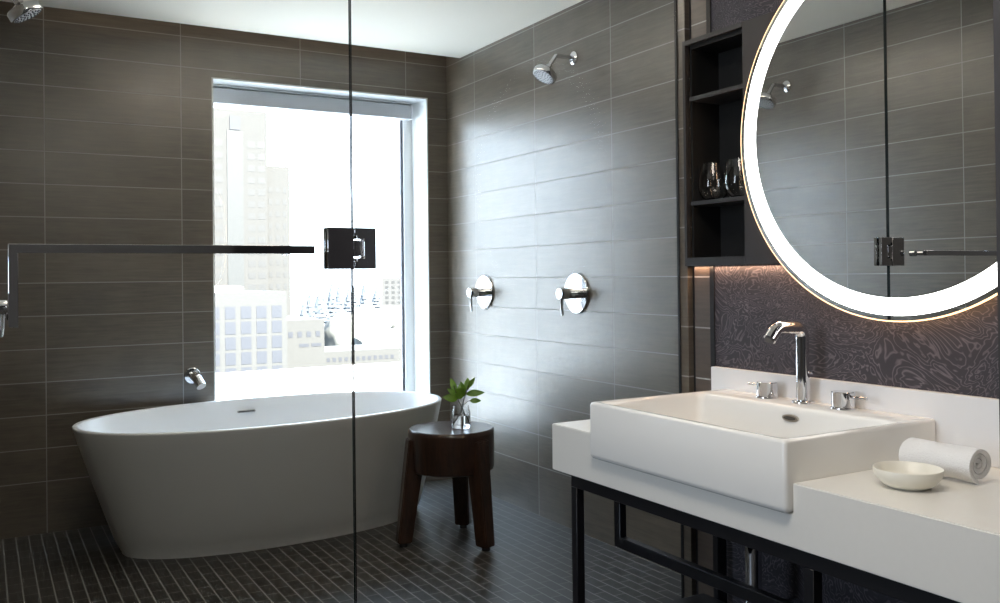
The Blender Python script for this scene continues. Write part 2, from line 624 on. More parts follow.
bl = thing('roller_blind', 'rolled up grey roller blind across the window head', 'blind', (-0.72, 0.18, WZ1 - 0.05))
b = MB()
pr = [(0.125, 2.036), (0.19, 2.036), (0.19, 2.122), (0.14, 2.122), (0.125, 2.112)]
b.prism(pr, 'x', WX0 + t + 0.002, WX1 - 0.046)
b.build('cassette', M['blind'], bl, smooth=False)
MB().box(WX0 + t + 0.002, WX1 - 0.046, 0.120, 0.190, 2.1225, 2.129).build('mounting_rail', M['white_frame'], bl, smooth=False)
MB().box(WX1 - 0.045, WX1 - 0.040, 0.118, 0.192, 2.034, 2.124).build('end_cap', M['white_frame'], bl, smooth=False)
MB().tube([(WX1 - 0.085, 0.19, 2.03), (WX1 - 0.085, 0.19, WZ0 + 0.03)], 0.0042, 8).build('guide_cable', M['gasket'], bl)

# ------------------------------------------------------------------ bathtub
tubc = (-1.172, -0.510)
tub = thing('bathtub', 'white oval freestanding bathtub in front of the window', 'bathtub', tubc + (FZ,))


def sup(a, bb, z, n=112, e=2.15, rot=0.08, c=tubc, e2=None):
    out = []
    for i in range(n):
        t_ = 2 * math.pi * i / n
        ct, st = math.cos(t_), math.sin(t_)
        x = a * math.copysign(abs(ct) ** (2 / e), ct); y = bb * math.copysign(abs(st) ** (2 / e), st)
        out.append((c[0] + x * math.cos(rot) - y * math.sin(rot), c[1] + x * math.sin(rot) + y * math.cos(rot), z))
    return out


A1, B1, TZ = 0.850, 0.465, 0.515
A0, B0 = 0.700, 0.297
C0 = (-1.140, -0.490)
rg = []
for f, z in ((0.0, FZ), (0.0, FZ + 0.003)):
    rg.append(sup(A0 - 0.010, B0 - 0.010, z, rot=0.04, c=C0))
for i in range(1, 12):
    q = i / 11
    e = q ** 0.92
    rg.append(sup(A0 + (A1 - A0) * e, B0 + (B1 - B0) * e, FZ + 0.012 + (TZ - FZ - 0.022) * q, rot=0.04 + 0.04 * q,
                  c=(C0[0] + (tubc[0] - C0[0]) * q, C0[1] + (tubc[1] - C0[1]) * q)))
rg.append(sup(A1 + 0.001, B1 + 0.001, TZ - 0.004))
rg.append(sup(A1 - 0.003, B1 - 0.003, TZ))
rg.append(sup(A1 - 0.019, B1 - 0.019, TZ))
rg.append(sup(A1 - 0.024, B1 - 0.024, TZ - 0.005))
for q in (0.1, 0.25, 0.4, 0.55, 0.7, 0.82, 0.92, 0.98, 1.0):
    k_ = math.sqrt(max(0, 1 - q ** 2.6)) if q < 1 else 0
    a = 0.42 + (A1 - 0.025 - 0.42) * (0.42 * (1 - q) + 0.58 * k_)
    bb = 0.14 + (B1 - 0.025 - 0.14) * (0.42 * (1 - q) + 0.58 * k_)
    rg.append(sup(a, bb, TZ - 0.005 - (TZ - 0.09) * q))
MB().rings(rg).build('tub_shell', M['tub'], tub, angle=60)

# overflow slot on the inner far wall
sl = MB()
ox, oy, oz = -1.190, -0.092, 0.455
sl.prism([(ox - 0.042, oz - 0.006), (ox + 0.042, oz - 0.006), (ox + 0.046, oz), (ox + 0.042, oz + 0.006), (ox - 0.042, oz + 0.006), (ox - 0.046, oz)],
         'y', oy - 0.004, oy + 0.03)
ov = sl.build('overflow_slot', M['brass_rim'], tub)
MB().box(ox - 0.039, ox + 0.039, oy - 0.0055, oy - 0.002, oz - 0.0032, oz + 0.0032).build('slot_opening', M['slot'], ov, smooth=False)

# wall spout for the tub
sp = thing('tub_spout', 'chrome tub spout on the tiled wall left of the window', 'spout', (-1.435, 0, 0.633))
MB().lathe([(0.041, 0), (0.041, 0.009), (0.037, 0.013), (0.018, 0.015)], (-1.435, 0, 0.640), (0, -1, 0), 36).build('escutcheon', M['chrome'], sp)
MB().tube(fillet([(-1.435, -0.010, 0.640), (-1.435, -0.115, 0.640), (-1.420, -0.150, 0.600)], 0.02), 0.0235, 20).build('spout_body', M['chrome'], sp)

# ------------------------------------------------------------------ stool
ST = (-0.547, -1.092)
SR, SZ = 0.188, 0.455
st = thing('wooden_stool', 'dark three-legged round wooden stool beside the tub', 'stool', ST + (FZ,))
MB().lathe([(SR - 0.012, SZ - 0.182), (SR - 0.003, SZ - 0.176), (SR, SZ - 0.16), (SR + 0.002, SZ - 0.02), (SR, SZ - 0.006), (SR - 0.006, SZ)],
           ST + (0.0,), n=64).build('seat', M['wood'], st)


def stool_leg(fx, fy):
    d = Vector((fx - ST[0], fy - ST[1], 0)); d.normalize()
    n_ = Vector((-d.y, d.x, 0))
    foot = Vector((fx, fy, FZ + 0.018)); top = Vector((ST[0], ST[1], 0)) + d * (SR - 0.028) + Vector((0, 0, SZ - 0.035))
    rg = []
    for q in (0, 0.3, 0.6, 0.85, 1.0):
        c = foot.lerp(top, q)
        hw = 0.033 + 0.008 * q
        hd = 0.030 + 0.010 * q
        pts = []
        for a, bb in ((-1, -1), (-.7, -1), (.7, -1), (1, -1), (1, -.6), (1, .6), (.75, 1), (-.75, 1), (-1, .6), (-1, -.6)):
            pts.append(c + n_ * (hw * a) + d * (hd * bb))
        rg.append(pts)
    lg = MB().rings(rg).build('leg', M['wood'], st, bevel=0.004)
    MB().lathe([(0.017, 0), (0.017, 0.0175)], (fx, fy, FZ), n=20).build('glide', M['rubber'], lg)


for fx, fy in ((-0.766, -1.056), (-0.490, -1.292), (-0.410, -0.935)):
    stool_leg(fx, fy)

# vase with cuttings
VX, VY = -0.515, -1.125
va = thing('glass_vase', 'small clear glass vase of water on the wooden stool', 'vase', (VX, VY, SZ))
MB().lathe([(0.038, 0.0), (0.041, 0.004), (0.042, 0.03), (0.041, 0.068), (0.036, 0.082), (0.0355, 0.097), (0.0335, 0.097), (0.0338, 0.083),
            (0.038, 0.067), (0.039, 0.03), (0.038, 0.014), (0.0, 0.013)], (VX, VY, SZ + 0.0005), n=40, cap1=False).build('jar', M['tumbler'], va)
MB().lathe([(0.0, 0.0135), (0.0365, 0.015), (0.0376, 0.03), (0.0376, 0.055), (0.0, 0.055)], (VX, VY, SZ + 0.0005), n=32, cap0=False, cap1=False).build('water', M['water'], va)

pl = thing('leafy_cutting', 'green leafy cuttings standing in the glass vase', 'plant', (VX, VY, SZ + 0.016))


def leaf(o, d, up, L, W):
    d = Vector(d).normalized(); s_ = d.cross(Vector(up)).normalized(); n_ = s_.cross(d)
    mb = MB()
    rows = 8
    top, bot = [], []
    for i in range(rows + 1):
        q = i / rows
        wd = W * (math.sin(math.pi * min(1, q ** 0.85)) ** 0.8 if 0 < q < 1 else 0.02)
        c = Vector(o) + d * (L * q) - n_ * (0.22 * L * q * q)
        top.append([c - s_ * wd + n_ * wd * 0.28, c, c + s_ * wd + n_ * wd * 0.28])
    V = [[mb.b.verts.new(p) for p in r] for r in top]
    V2 = [[mb.b.verts.new(p - n_ * 0.0008) for p in r] for r in top]
    for i in range(rows):
        for j in range(2):
            mb.b.faces.new((V[i][j], V[i][j + 1], V[i + 1][j + 1], V[i + 1][j]))
            mb.b.faces.new((V2[i][j], V2[i + 1][j], V2[i + 1][j + 1], V2[i][j + 1]))
        mb.b.faces.new((V[i][0], V[i + 1][0], V2[i + 1][0], V2[i][0]))
        mb.b.faces.new((V[i][2], V2[i][2], V2[i + 1][2], V[i + 1][2]))
    return mb.build('leaf', M['leaf'], pl, angle=60)


def stem(pts, r=0.0022):
    MB().tube(pts, r, 8).build('stem', M['stem'], pl)


# camera-right direction and depth direction in plan, for laying the sprigs out
RR = Vector((math.cos(YAW), -math.sin(YAW), 0)); FF = Vector((math.sin(YAW), math.cos(YAW), 0))
V0 = Vector((VX, VY, SZ))


def vp(r, h, f=0.0):
    return V0 + RR * r + FF * f + Vector((0, 0, h if h < 0.1 else 0.1 + (h - 0.1) * 0.85))


stem([vp(0.030, 0.017), vp(0.008, 0.08), vp(-0.010, 0.12), vp(-0.022, 0.17), vp(-0.030, 0.20)])
stem([vp(-0.025, 0.017, 0.01), vp(0.0, 0.07, 0.004), vp(0.010, 0.115), vp(0.022, 0.16), vp(0.034, 0.20)])
stem([vp(0.012, 0.10, -0.006), vp(0.03, 0.12, -0.01), vp(0.042, 0.122, -0.01)], 0.0015)
for (r, h, f), (dr, dh, df), L, W in (
        ((-0.022, 0.165, 0), (-0.35, 1.0, 0.1), 0.070, 0.017), ((-0.024, 0.155, 0), (-0.9, 0.75, -0.3), 0.045, 0.014),
        ((-0.014, 0.135, 0), (0.15, 1.0, 0.4), 0.075, 0.011), ((-0.014, 0.13, 0), (-1.0, 0.25, -0.4), 0.070, 0.022),
        ((0.028, 0.175, 0), (0.05, 1.0, 0.2), 0.060, 0.017), ((0.030, 0.185, 0), (0.55, 0.85, -0.1), 0.060, 0.013),
        ((0.020, 0.165, 0), (-0.35, 0.9, -0.3), 0.055, 0.013), ((0.018, 0.15, 0), (-0.6, 0.55, -0.7), 0.060, 0.024),
        ((0.022, 0.155, 0), (1.0, 0.15, -0.2), 0.085, 0.019), ((0.008, 0.14, 0), (-0.7, 0.35, -0.6), 0.050, 0.017),
        ((0.040, 0.122, -0.01), (0.9, 0.05, -0.1), 0.050, 0.014)):
    dd = RR * dr + Vector((0, 0, dh)) + FF * df
    leaf(vp(r, h, f), dd, -FF + Vector((0, 0, 0.35)), L * 0.95, W * 0.82)


# ------------------------------------------------------------------ shower fittings
def shower_head(wx, sgn, y, z, label):
    t_ = thing('wall_shower', label, 'shower', (wx, y, z), group='wall showers')
    X = lambda d: wx + sgn * d
    MB().lathe([(0.030, 0), (0.030, 0.006), (0.024, 0.010), (0.012, 0.012)], (wx, y, z), (sgn, 0, 0), 36).build('flange', M['chrome'], t_)
    MB().tube(fillet([(X(0.008), y, z), (X(0.098), y, z), (X(0.136), y, z - 0.052)], 0.012), 0.0098, 18).build('arm', M['chrome'], t_)
    ax = Vector((sgn * 0.52, 0, -0.85)).normalized()
    c = Vector((X(0.132), y, z - 0.048))
    hd = MB().lathe([(0.013, 0), (0.015, 0.010), (0.015, 0.018), (0.030, 0.026), (0.052, 0.034), (0.056, 0.040), (0.056, 0.060), (0.053, 0.064)],
                    c, ax, 44).build('shower_head', M['chrome'], t_)
    fc = MB()
    tt = Vector((0, 1, 0)); e2 = ax.cross(tt)
    fc.lathe([(0.047, 0), (0.047, 0.0012)], c + ax * 0.064, ax, 40)
    nf = fc.build('nozzle_face', M['nozzle'], hd)
    nz = MB()
    for rad, k_ in ((0.012, 6), (0.024, 11), (0.036, 16), (0.043, 20)):
        for i in range(k_):
            a = 2 * math.pi * i / k_
            nz.lathe([(0.0024, 0), (0.0018, 0.003)], c + ax * 0.0652 + (tt * math.cos(a) + e2 * math.sin(a)) * rad, ax, 8)
    no = nz.build('nozzles', M['rubber'], hd, smooth=False)
    return t_


shower_head(0.0, -1, -1.283, 2.104, 'chrome shower head on the bright tiled wall right of the window')
shower_head(XL, 1, -1.283, 2.104, 'chrome shower head cut off by the top left corner')


def valve(wx, sgn, y, z, label):
    t_ = thing('shower_valve', label, 'valve', (wx, y, z), group='shower valves')
    X = lambda d: wx + sgn * d
    MB().lathe([(0.093, 0), (0.093, 0.006), (0.089, 0.011), (0.030, 0.014)], (wx, y, z), (sgn, 0, 0), 56).build('escutcheon', M['chrome'], t_)
    MB().lathe([(0.0245, 0.010), (0.0245, 0.050), (0.0225, 0.0505), (0.0225, 0.053), (0.0255, 0.0535), (0.0255, 0.098), (0.024, 0.100)],
               (wx, y, z), (sgn, 0, 0), 36).build('valve_body', M['chrome'], t_)
    b = MB().tube([(X(0.086), y, z - 0.018), (X(0.086), y, z - 0.060), (X(0.082), y, z - 0.098)], [0.0072, 0.0066, 0.0060], 12)
    b.build('lever', M['chrome'], t_)
    return t_


valve(0.0, -1, -0.434, 1.033, 'round chrome valve nearest the window on the right wall')
valve(0.0, -1, -1.288, 1.037, 'round chrome valve on the right wall, nearer the vanity')
valve(XL, 1, -1.257, 1.035, 'chrome valve poking in at the left edge below the towel bar')


# ------------------------------------------------------------------ shower glass
XH = -1.535


def pane_obj(x0, x1, z0, z1, name, parent):
    b = MB().box(x0, x1, YG - 0.005, YG + 0.005, z0, z1)
    o_ = b.build(name, M['pane'], parent, smooth=False)
    o_.data.materials.append(M['glass_edge'])
    for p in o_.data.polygons:
        if abs(p.normal.x) > 0.5 and abs(p.center.x - XH) < 0.01:
            p.material_index = 1
    return o_


gp = thing('shower_screen', 'fixed clear glass shower panel right of the hinge', 'glass panel', (-1.0, YG, FZ))
pane_obj(XH + 0.002, XW - 0.004, FZ + 0.004, CZ - 0.004, 'glass_pane', gp)
MB().box(XW - 0.0035, XW - 0.0005, YG - 0.005, YG + 0.005, FZ + 0.004, CZ - 0.004).build('wall_seal', M['black_trim'], gp, smooth=False)

sd = thing('shower_door', 'frameless clear glass shower door with chrome towel bar', 'shower door', (XH, YG, FZ))
pane_obj(XL + 0.03, XH - 0.002, FZ + 0.012, CZ - 0.012, 'glass_pane', sd)
hg = None
HZ0, HZ1 = 1.141, 1.244
HX0, HX1 = -1.604, -1.477
for ys, y0, y1 in ((-1, YG - 0.0165, YG - 0.0055), (1, YG + 0.0055, YG + 0.0165)):
    b = MB().box(HX0, XH - 0.0015, y0, y1, HZ0, HZ1)
    h1 = b.build('hinge_plate', M['chrome'], sd, bevel=0.001, seg=1)
    zc_ = (HZ0 + HZ1) / 2
    e = XH + 0.0015
    b = MB().prism([(e, HZ0), (HX1, HZ0), (HX1, HZ1), (e, HZ1), (e, zc_ + 0.032), (e + 0.007, zc_ + 0.032), (e + 0.007, zc_ + 0.024), (e + 0.026, zc_ + 0.024),
                    (e + 0.026, zc_ - 0.024), (e + 0.007, zc_ - 0.024), (e + 0.007, zc_ - 0.032), (e, zc_ - 0.032)], 'y', y0, y1)
    b.build('hinge_plate', M['chrome'], sd, bevel=0.0006, seg=1)
zc_ = (HZ0 + HZ1) / 2
for y0, y1 in ((YG - 0.0165, YG - 0.0055), (YG + 0.0055, YG + 0.0165)):
    MB().box(XH - 0.001, XH + 0.017, y0, y1, zc_ - 0.020, zc_ + 0.020).build('hinge_knuckle', M['chrome'], sd, bevel=0.002)
MB().lathe([(0.0042, -0.022), (0.0042, 0.022)], (XH + 0.0215, YG - 0.011, zc_), (0, 0, 1), 16).build('hinge_pin', M['chrome'], sd)

# towel bar with its down-turned grip
YB = -2.563
bz0, bz1 = 1.177, 1.196
pts = [(-2.297, bz1), (-1.655, bz1), (-1.655, bz0), (-2.279, bz0), (-2.279, 1.026), (-2.297, 1.026)]
tb = MB().prism(pts, 'y', YB - 0.009, YB + 0.009).build('towel_bar', M['chrome'], sd, bevel=0.001, seg=1)
for x, z in ((-1.700, 1.1865), (-2.288, 1.045)):
    MB().lathe([(0.008, 0), (0.008, 0.0485)], (x, YB + 0.009, z), (0, 1, 0), 20).build('standoff', M['chrome'], tb)
    MB().lathe([(0.011, 0), (0.011, 0.020), (0.009, 0.022)], (x, YG + 0.0055, z), (0, 1, 0), 20).build('bolt_cap', M['chrome'], tb)

# ------------------------------------------------------------------ recessed cabinet
XF = -0.478
cb = thing('wall_cabinet', 'charcoal wall cabinet with open shelves left of the mirror', 'cabinet', (XF, -2.8, CZ0))
yb0, yb1 = -2.558, -3.043
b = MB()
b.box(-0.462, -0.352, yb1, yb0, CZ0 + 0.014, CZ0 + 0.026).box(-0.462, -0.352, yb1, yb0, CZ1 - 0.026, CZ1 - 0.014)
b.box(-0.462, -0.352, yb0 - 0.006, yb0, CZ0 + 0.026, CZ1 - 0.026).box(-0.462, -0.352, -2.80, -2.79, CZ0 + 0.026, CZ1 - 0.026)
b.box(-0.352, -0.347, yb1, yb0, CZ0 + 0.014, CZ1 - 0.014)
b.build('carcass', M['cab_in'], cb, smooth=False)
b = MB()
b.box(XF, -0.4625, CY0 - 0.010, CY0, CZ0, CZ1)                     # left edge
b.box(XF, -0.4625, -2.788, CY0 - 0.010, CZ1 - 0.014, CZ1)          # top rail
b.box(XF, -0.4625, -2.788, CY0 - 0.010, CZ0, CZ0 + 0.025)          # bottom rail
b.build('face_frame', M['cabinet'], cb, smooth=False)
MB().box(XF, -0.4625, CY1, -2.788, CZ0, CZ1).build('side_panel', M['cabinet'], cb, bevel=0.0012, seg=1)
for z in (1.642, 1.326):
    MB().box(XF + 0.003, -0.3525, -2.7875, CY0 - 0.026, z, z + 0.012).build('shelf', M['cabinet'], cb, smooth=False)

GP = [(0.024, 0.0), (0.029, 0.003), (0.038, 0.016), (0.0445, 0.034), (0.0462, 0.050), (0.0445, 0.070), (0.0400, 0.092), (0.0365, 0.112), (0.0353, 0.112),
      (0.0387, 0.092), (0.0432, 0.070), (0.0448, 0.050), (0.043, 0.034), (0.0362, 0.018), (0.026, 0.008), (0.0, 0.007)]
for gy, lb in ((-2.605, 'stemless clear glass tumbler on the middle shelf, left one'),
               (-2.715, 'stemless clear glass tumbler on the middle shelf, beside the mirror')):
    g = MB().lathe(GP, (-0.418, gy, 1.3385), n=40, cap1=False).build('tumbler', M['tumbler'])
    tag(g, lb, 'glass', 'tumblers in the wall cabinet')

# ------------------------------------------------------------------ mirror
MC = (-3.280, 1.480)
mi = thing('round_mirror', 'large round wall mirror with a glowing white ring', 'mirror', (-0.503, MC[0], MC[1]))
MO = lambda x: (x, MC[0], MC[1])
MB().lathe([(0.4743, 0), (0.4743, 0.005)], MO(-0.5028), (1, 0, 0), 128).build('mirror_glass', M['mirror'], mi, angle=30)


def annulus(r0, r1, x0, x1, n=128):
    rg = []
    for r, x in ((r0, x0), (r1, x0), (r1, x1), (r0, x1)):
        rg.append([(x, MC[0] + r * math.cos(2 * math.pi * i / n), MC[1] + r * math.sin(2 * math.pi * i / n)) for i in range(n)])
    return MB().rings(rg, close=True)


annulus(0.4214, 0.4629, -0.5036, -0.5029).build('light_ring', M['ring'], mi, angle=30)
annulus(0.4743, 0.4775, -0.5024, -0.4965).build('lit_edge', M['glow'], mi, angle=30)
annulus(0.425, 0.447, -0.4976, -0.479).build('chassis', M['alu'], mi, angle=30)
annulus(0.4475, 0.4505, -0.4972, -0.4835).build('back_light', M['led'], mi, angle=30)

# ------------------------------------------------------------------ vanity
ZC = 0.703
XCF = -0.950
vt = thing('vanity_frame', 'black steel vanity frame under the white countertop', 'vanity frame', (-0.7, -3.1, FZ))
lw = 0.025
zt_ = 0.5735
xf0 = -0.938
b = MB()
b.box(xf0, xf0 + lw, YJ + 0.004, -2.586, zt_ - 0.034, zt_)
b.build('top_rail', M['black_metal'], vt, bevel=0.001, seg=1)
MB().box(-0.525, -0.490, YJ + 0.004, -2.69, zt_ - 0.034, zt_).build('top_rail', M['black_metal'], vt, bevel=0.001, seg=1)
for y in (-2.586, -3.388):
    MB().box(xf0, xf0 + lw, y - lw, y, FZ, zt_ - 0.0345).build('leg', M['black_metal'], vt, bevel=0.001, seg=1)
    yb = -2.695 if y > -3 else y
    MB().box(-0.525, -0.490, yb - lw * 0.8, yb, FZ, zt_ - 0.0345).build('leg', M['black_metal'], vt, bevel=0.001, seg=1)
MB().box(xf0 + lw, -0.4915, -2.72, -2.69, zt_ - 0.04, zt_).build('cross_rail', M['black_metal'], vt, bevel=0.001, seg=1)
MB().box(xf0 + lw, -0.526, -3.42, -3.39, zt_ - 0.04, zt_).build('cross_rail', M['black_metal'], vt, bevel=0.001, seg=1)
pts = [(-2.603, zt_), (-2.629, zt_), (-2.629, 0.389), (YJ + 0.004, 0.391), (YJ + 0.004, 0.358), (-2.603, 0.359)]
MB().prism(pts, 'x', -0.806, -0.783).build('lower_rail', M['black_metal'], vt, bevel=0.001, seg=1)
MB().box(-0.900, -0.530, YJ + 0.01, -2.66, 0.170, 0.195).build('lower_shelf', M['black_metal'], vt, bevel=0.002)

ct = MB().prism([(YJ + 0.002, 0.5745), (-2.511, 0.5745), (-2.511, ZC), (-2.7145, ZC), (-2.7145, 0.6425), (-3.3745, 0.6425), (-3.3745, ZC), (YJ + 0.002, ZC)],
                'x', XCF, XW - 0.001).build('countertop', M['counter'], bevel=0.002)
tag(ct, 'thick white stone countertop carrying the sink', 'countertop')
bs = MB().box(XW - 0.022, XW - 0.001, YJ + 0.002, -2.656, ZC + 0.0003, 0.847).build('backsplash', M['splash'], bevel=0.0015)
tag(bs, 'low white backsplash between the sink and wallpaper', 'backsplash')

# sink: deep rectangular basin hung over the counter front
SX0, SX1, SY0, SY1, SZ0, SZ1 = -0.9685, XW - 0.0235, -3.374, -2.715, 0.643, 0.789
sk = thing('sink', 'white rectangular sink jutting over the counter front', 'sink', ((SX0 + SX1) / 2, (SY0 + SY1) / 2, SZ0))


def rrect(x0, x1, y0, y1, z, r, n=6):
    out = []
    for cx, cy, a0 in ((x1 - r, y1 - r, 0), (x0 + r, y1 - r, 90), (x0 + r, y0 + r, 180), (x1 - r, y0 + r, 270)):
        for i in range(n + 1):
            a = math.radians(a0 + 90 * i / n)
            out.append((cx + r * math.cos(a), cy + r * math.sin(a), z))
    return out


bx0, bx1, by0, by1 = SX0 + 0.022, -0.597, SY0 + 0.022, SY1 - 0.022
rg = [rrect(SX0 + 0.006, SX1, SY0 + 0.006, SY1 - 0.006, SZ0, 0.006), rrect(SX0 + 0.001, SX1, SY0 + 0.001, SY1 - 0.001, SZ0 + 0.005, 0.008),
      rrect(SX0, SX1, SY0, SY1, SZ0 + 0.012, 0.009),
      rrect(SX0, SX1, SY0, SY1, SZ1 - 0.008, 0.009), rrect(SX0 + 0.0025, SX1, SY0 + 0.0025, SY1 - 0.0025, SZ1 - 0.002, 0.009),
      rrect(SX0 + 0.008, SX1 - 0.001, SY0 + 0.008, SY1 - 0.008, SZ1, 0.008),
      rrect(bx0 - 0.007, bx1 + 0.007, by0 - 0.007, by1 + 0.007, SZ1, 0.022), rrect(bx0 - 0.001, bx1 + 0.001, by0 - 0.001, by1 + 0.001, SZ1 - 0.005, 0.02),
      rrect(bx0 + 0.002, bx1 - 0.003, by0 + 0.002, by1 - 0.002, SZ1 - 0.02, 0.024),
      rrect(bx0 + 0.006, bx1 - 0.016, by0 + 0.010, by1 - 0.010, SZ0 + 0.06, 0.03), rrect(bx0 + 0.016, bx1 - 0.026, by0 + 0.022, by1 - 0.022, SZ0 + 0.035, 0.04),
      rrect(bx0 + 0.06, bx1 - 0.07, by0 + 0.07, by1 - 0.07, SZ0 + 0.022, 0.05), rrect(bx0 + 0.14, bx1 - 0.13, by0 + 0.25, by1 - 0.25, SZ0 + 0.018, 0.02)]
MB().rings(rg).build('basin', M['porcelain'], sk, angle=50)
oy_ = -3.06
ofl = MB()
ofl.prism([(oy_ + 0.024 * c, SZ1 - 0.029 + 0.0085 * s_) for c, s_ in
           [(math.cos(a), math.sin(a)) for a in [math.radians(k_ * 18) for k_ in range(20)]]], 'x', bx1 - 0.012, bx1 + 0.01)
ofo = ofl.build('overflow', M['brass_rim'], sk)
MB().prism([(oy_ + 0.019 * math.cos(math.radians(k_ * 18)), SZ1 - 0.029 + 0.005 * math.sin(math.radians(k_ * 18))) for k_ in range(20)],
           'x', bx1 - 0.0128, bx1 - 0.011).build('overflow_hole', M['slot'], ofo)
MB().lathe([(0.030, 0), (0.030, 0.003), (0.026, 0.005)], ((bx0 + bx1) / 2, (by0 + by1) / 2, SZ0 + 0.018), n=32).build('drain', M['chrome'], sk)

# drain pipe
pp = thing('drain_pipe', 'chrome drain pipe hanging below the sink', 'pipe', (-0.60, -2.93, 0.2))
MB().lathe([(0.021, 0.245), (0.021, 0.5735)], (-0.62, -2.945, 0), n=24).build('tailpiece', M['chrome'], pp)
MB().lathe([(0.027, 0.425), (0.029, 0.428), (0.029, 0.445), (0.027, 0.448)], (-0.62, -2.945, 0), n=24).build('slip_nut', M['chrome'], pp)
MB().tube(fillet([(-0.62, -2.945, 0.262), (-0.62, -2.945, 0.242), (-0.467, -2.945, 0.242)], 0.0149), 0.019, 16).build('trap_arm', M['chrome'], pp)

# faucet
fx, fy, fz = -0.531, -3.035, SZ1
fa = thing('faucet', 'tall chrome faucet with two round handles on the sink deck', 'faucet', (fx, fy, fz))
MB().lathe([(0.028, 0), (0.028, 0.004), (0.026, 0.006), (0.017, 0.007)], (fx, fy, fz + 0.0003), n=36).build('base_flange', M['chrome'], fa)
MB().tube(fillet([(fx, fy, fz + 0.005), (fx, fy, fz + 0.192), (fx - 0.090, fy, fz + 0.194), (fx - 0.116, fy, fz + 0.166)], 0.030, 10), 0.0162, 24).build('spout', M['chrome'], fa)
MB().lathe([(0.0125, 0), (0.0125, 0.004)], (fx - 0.1163, fy, fz + 0.1657), (-0.68, 0, -0.73), 20).build('aerator', M['rubber'], fa)
MB().tube([(fx + 0.015, fy - 0.004, fz + 0.075), (fx + 0.013, fy - 0.022, fz + 0.078)], [0.0025, 0.004], 10).build('lift_knob', M['chrome'], fa)


def handle(y, dy):
    b = MB().lathe([(0.030, 0), (0.030, 0.004), (0.0265, 0.005), (0.0265, 0.0085), (0.0275, 0.009), (0.0275, 0.040), (0.026, 0.0415)], (fx, y, fz + 0.0003), n=36)
    h_ = b.build('handle', M['chrome'], fa)
    MB().tube([(fx, y + dy * 0.022, fz + 0.030), (fx, y + dy * 0.068, fz + 0.031)], [0.0032, 0.0040], 10).build('lever', M['chrome'], h_)


handle(-2.915, 1)
handle(-3.157, -1)

# bowl
BX, BY = -0.790, -3.516
b = MB().lathe([(0.030, 0.0), (0.036, 0.001), (0.050, 0.009), (0.060, 0.022), (0.0635, 0.036), (0.0622, 0.0375), (0.060, 0.036), (0.055, 0.023), (0.044, 0.012), (0.0, 0.007)],
               (BX, BY, ZC + 0.0003), n=56, cap1=False)
tag(b.build('soap_bowl', M['bowl'], angle=60), 'shallow cream stone bowl on the countertop right of the sink', 'bowl')

# rolled towel
TWX, TWR = -0.652, 0.0385
ty0, ty1 = -3.425, -3.578
tw = thing('rolled_towel', 'small white terry towel rolled up beside the cream bowl', 'towel', (TWX, (ty0 + ty1) / 2, ZC))
out_, in_ = [], []
N = 120
turns = 3.3
for i in range(N + 1):
    q = i / N
    a = -3.75 + 2 * math.pi * turns * q
    r = 0.004 + (TWR - 0.004) * q
    out_.append((r * math.cos(a), r * math.sin(a)))
    in_.append(((r - 0.0088 * min(1, r / 0.0095)) * math.cos(a), (r - 0.0088 * min(1, r / 0.0095)) * math.sin(a)))
mb = MB()
NY = 14
for side in (out_, in_):
    pass
grid = []
for j in range(NY + 1):
    qy = j / NY
    y = ty0 + (ty1 - ty0) * qy
    row = []
    for lst in (out_, list(reversed(in_))):
        for (px, pz) in lst:
            wob = 1 + 0.02 * math.sin(9 * qy + 3 * px * 40)
            rr_ = math.hypot(px, pz) / TWR
            yy = y + (0.010 * (1 - rr_) if j == NY else 0) * 1.0
            row.append((TWX + px * wob * 1.10, yy, ZC + TWR * 0.93 + 0.001 + pz * wob * 0.93))
    grid.append(row)
mb.rings(grid)
mb.build('towel_roll', M['towel'], tw, angle=60)

# ------------------------------------------------------------------ outdoors
o = MB().box(-150, 500, 45, 600, -12.5, -12).build('town_ground', M['ground'], smooth=False)
struct(o, 'hazy ground of the town far below the window', 'ground')
rf = MB().box(-30, 26, 1.5, 37.5, -4.2, -3.2).build('flat_roof', M['roof'], bevel=0.02, seg=1)
tag(rf, 'bright white flat roof just below the window', 'roof')


def building(name, label, x0, x1, y0, depth, z1, mat, z0=-12.0):
    t_ = thing(name, label, 'building', ((x0 + x1) / 2, y0 + depth / 2, z0))
    MB().box(x0, x1, y0, y0 + depth, z0, z1).build('wall', mat, t_, smooth=False)
    return t_


def windows(t_, x0, x1, z0, z1, nx, nz, y, fx_, fz_, mat):
    dx, dz = (x1 - x0) / nx, (z1 - z0) / nz
    first = None
    for i in range(nx):
        for j in range(nz):
            cx_, cz_ = x0 + dx * (i + .5), z0 + dz * (j + .5)
            if first is None:
                first = MB().box(-dx * fx_ / 2, dx * fx_ / 2, y - 0.02, y + 0.02, -dz * fz_ / 2, dz * fz_ / 2).build('window', mat, None, smooth=False)
                w_ = first
            else:
                w_ = first.copy(); COL.objects.link(w_)
            w_.parent = t_
            w_.location = Vector((cx_, 0, cz_)) - Vector((t_.location.x, t_.location.y, t_.location.z))
            w_.location.y = -t_.location.y


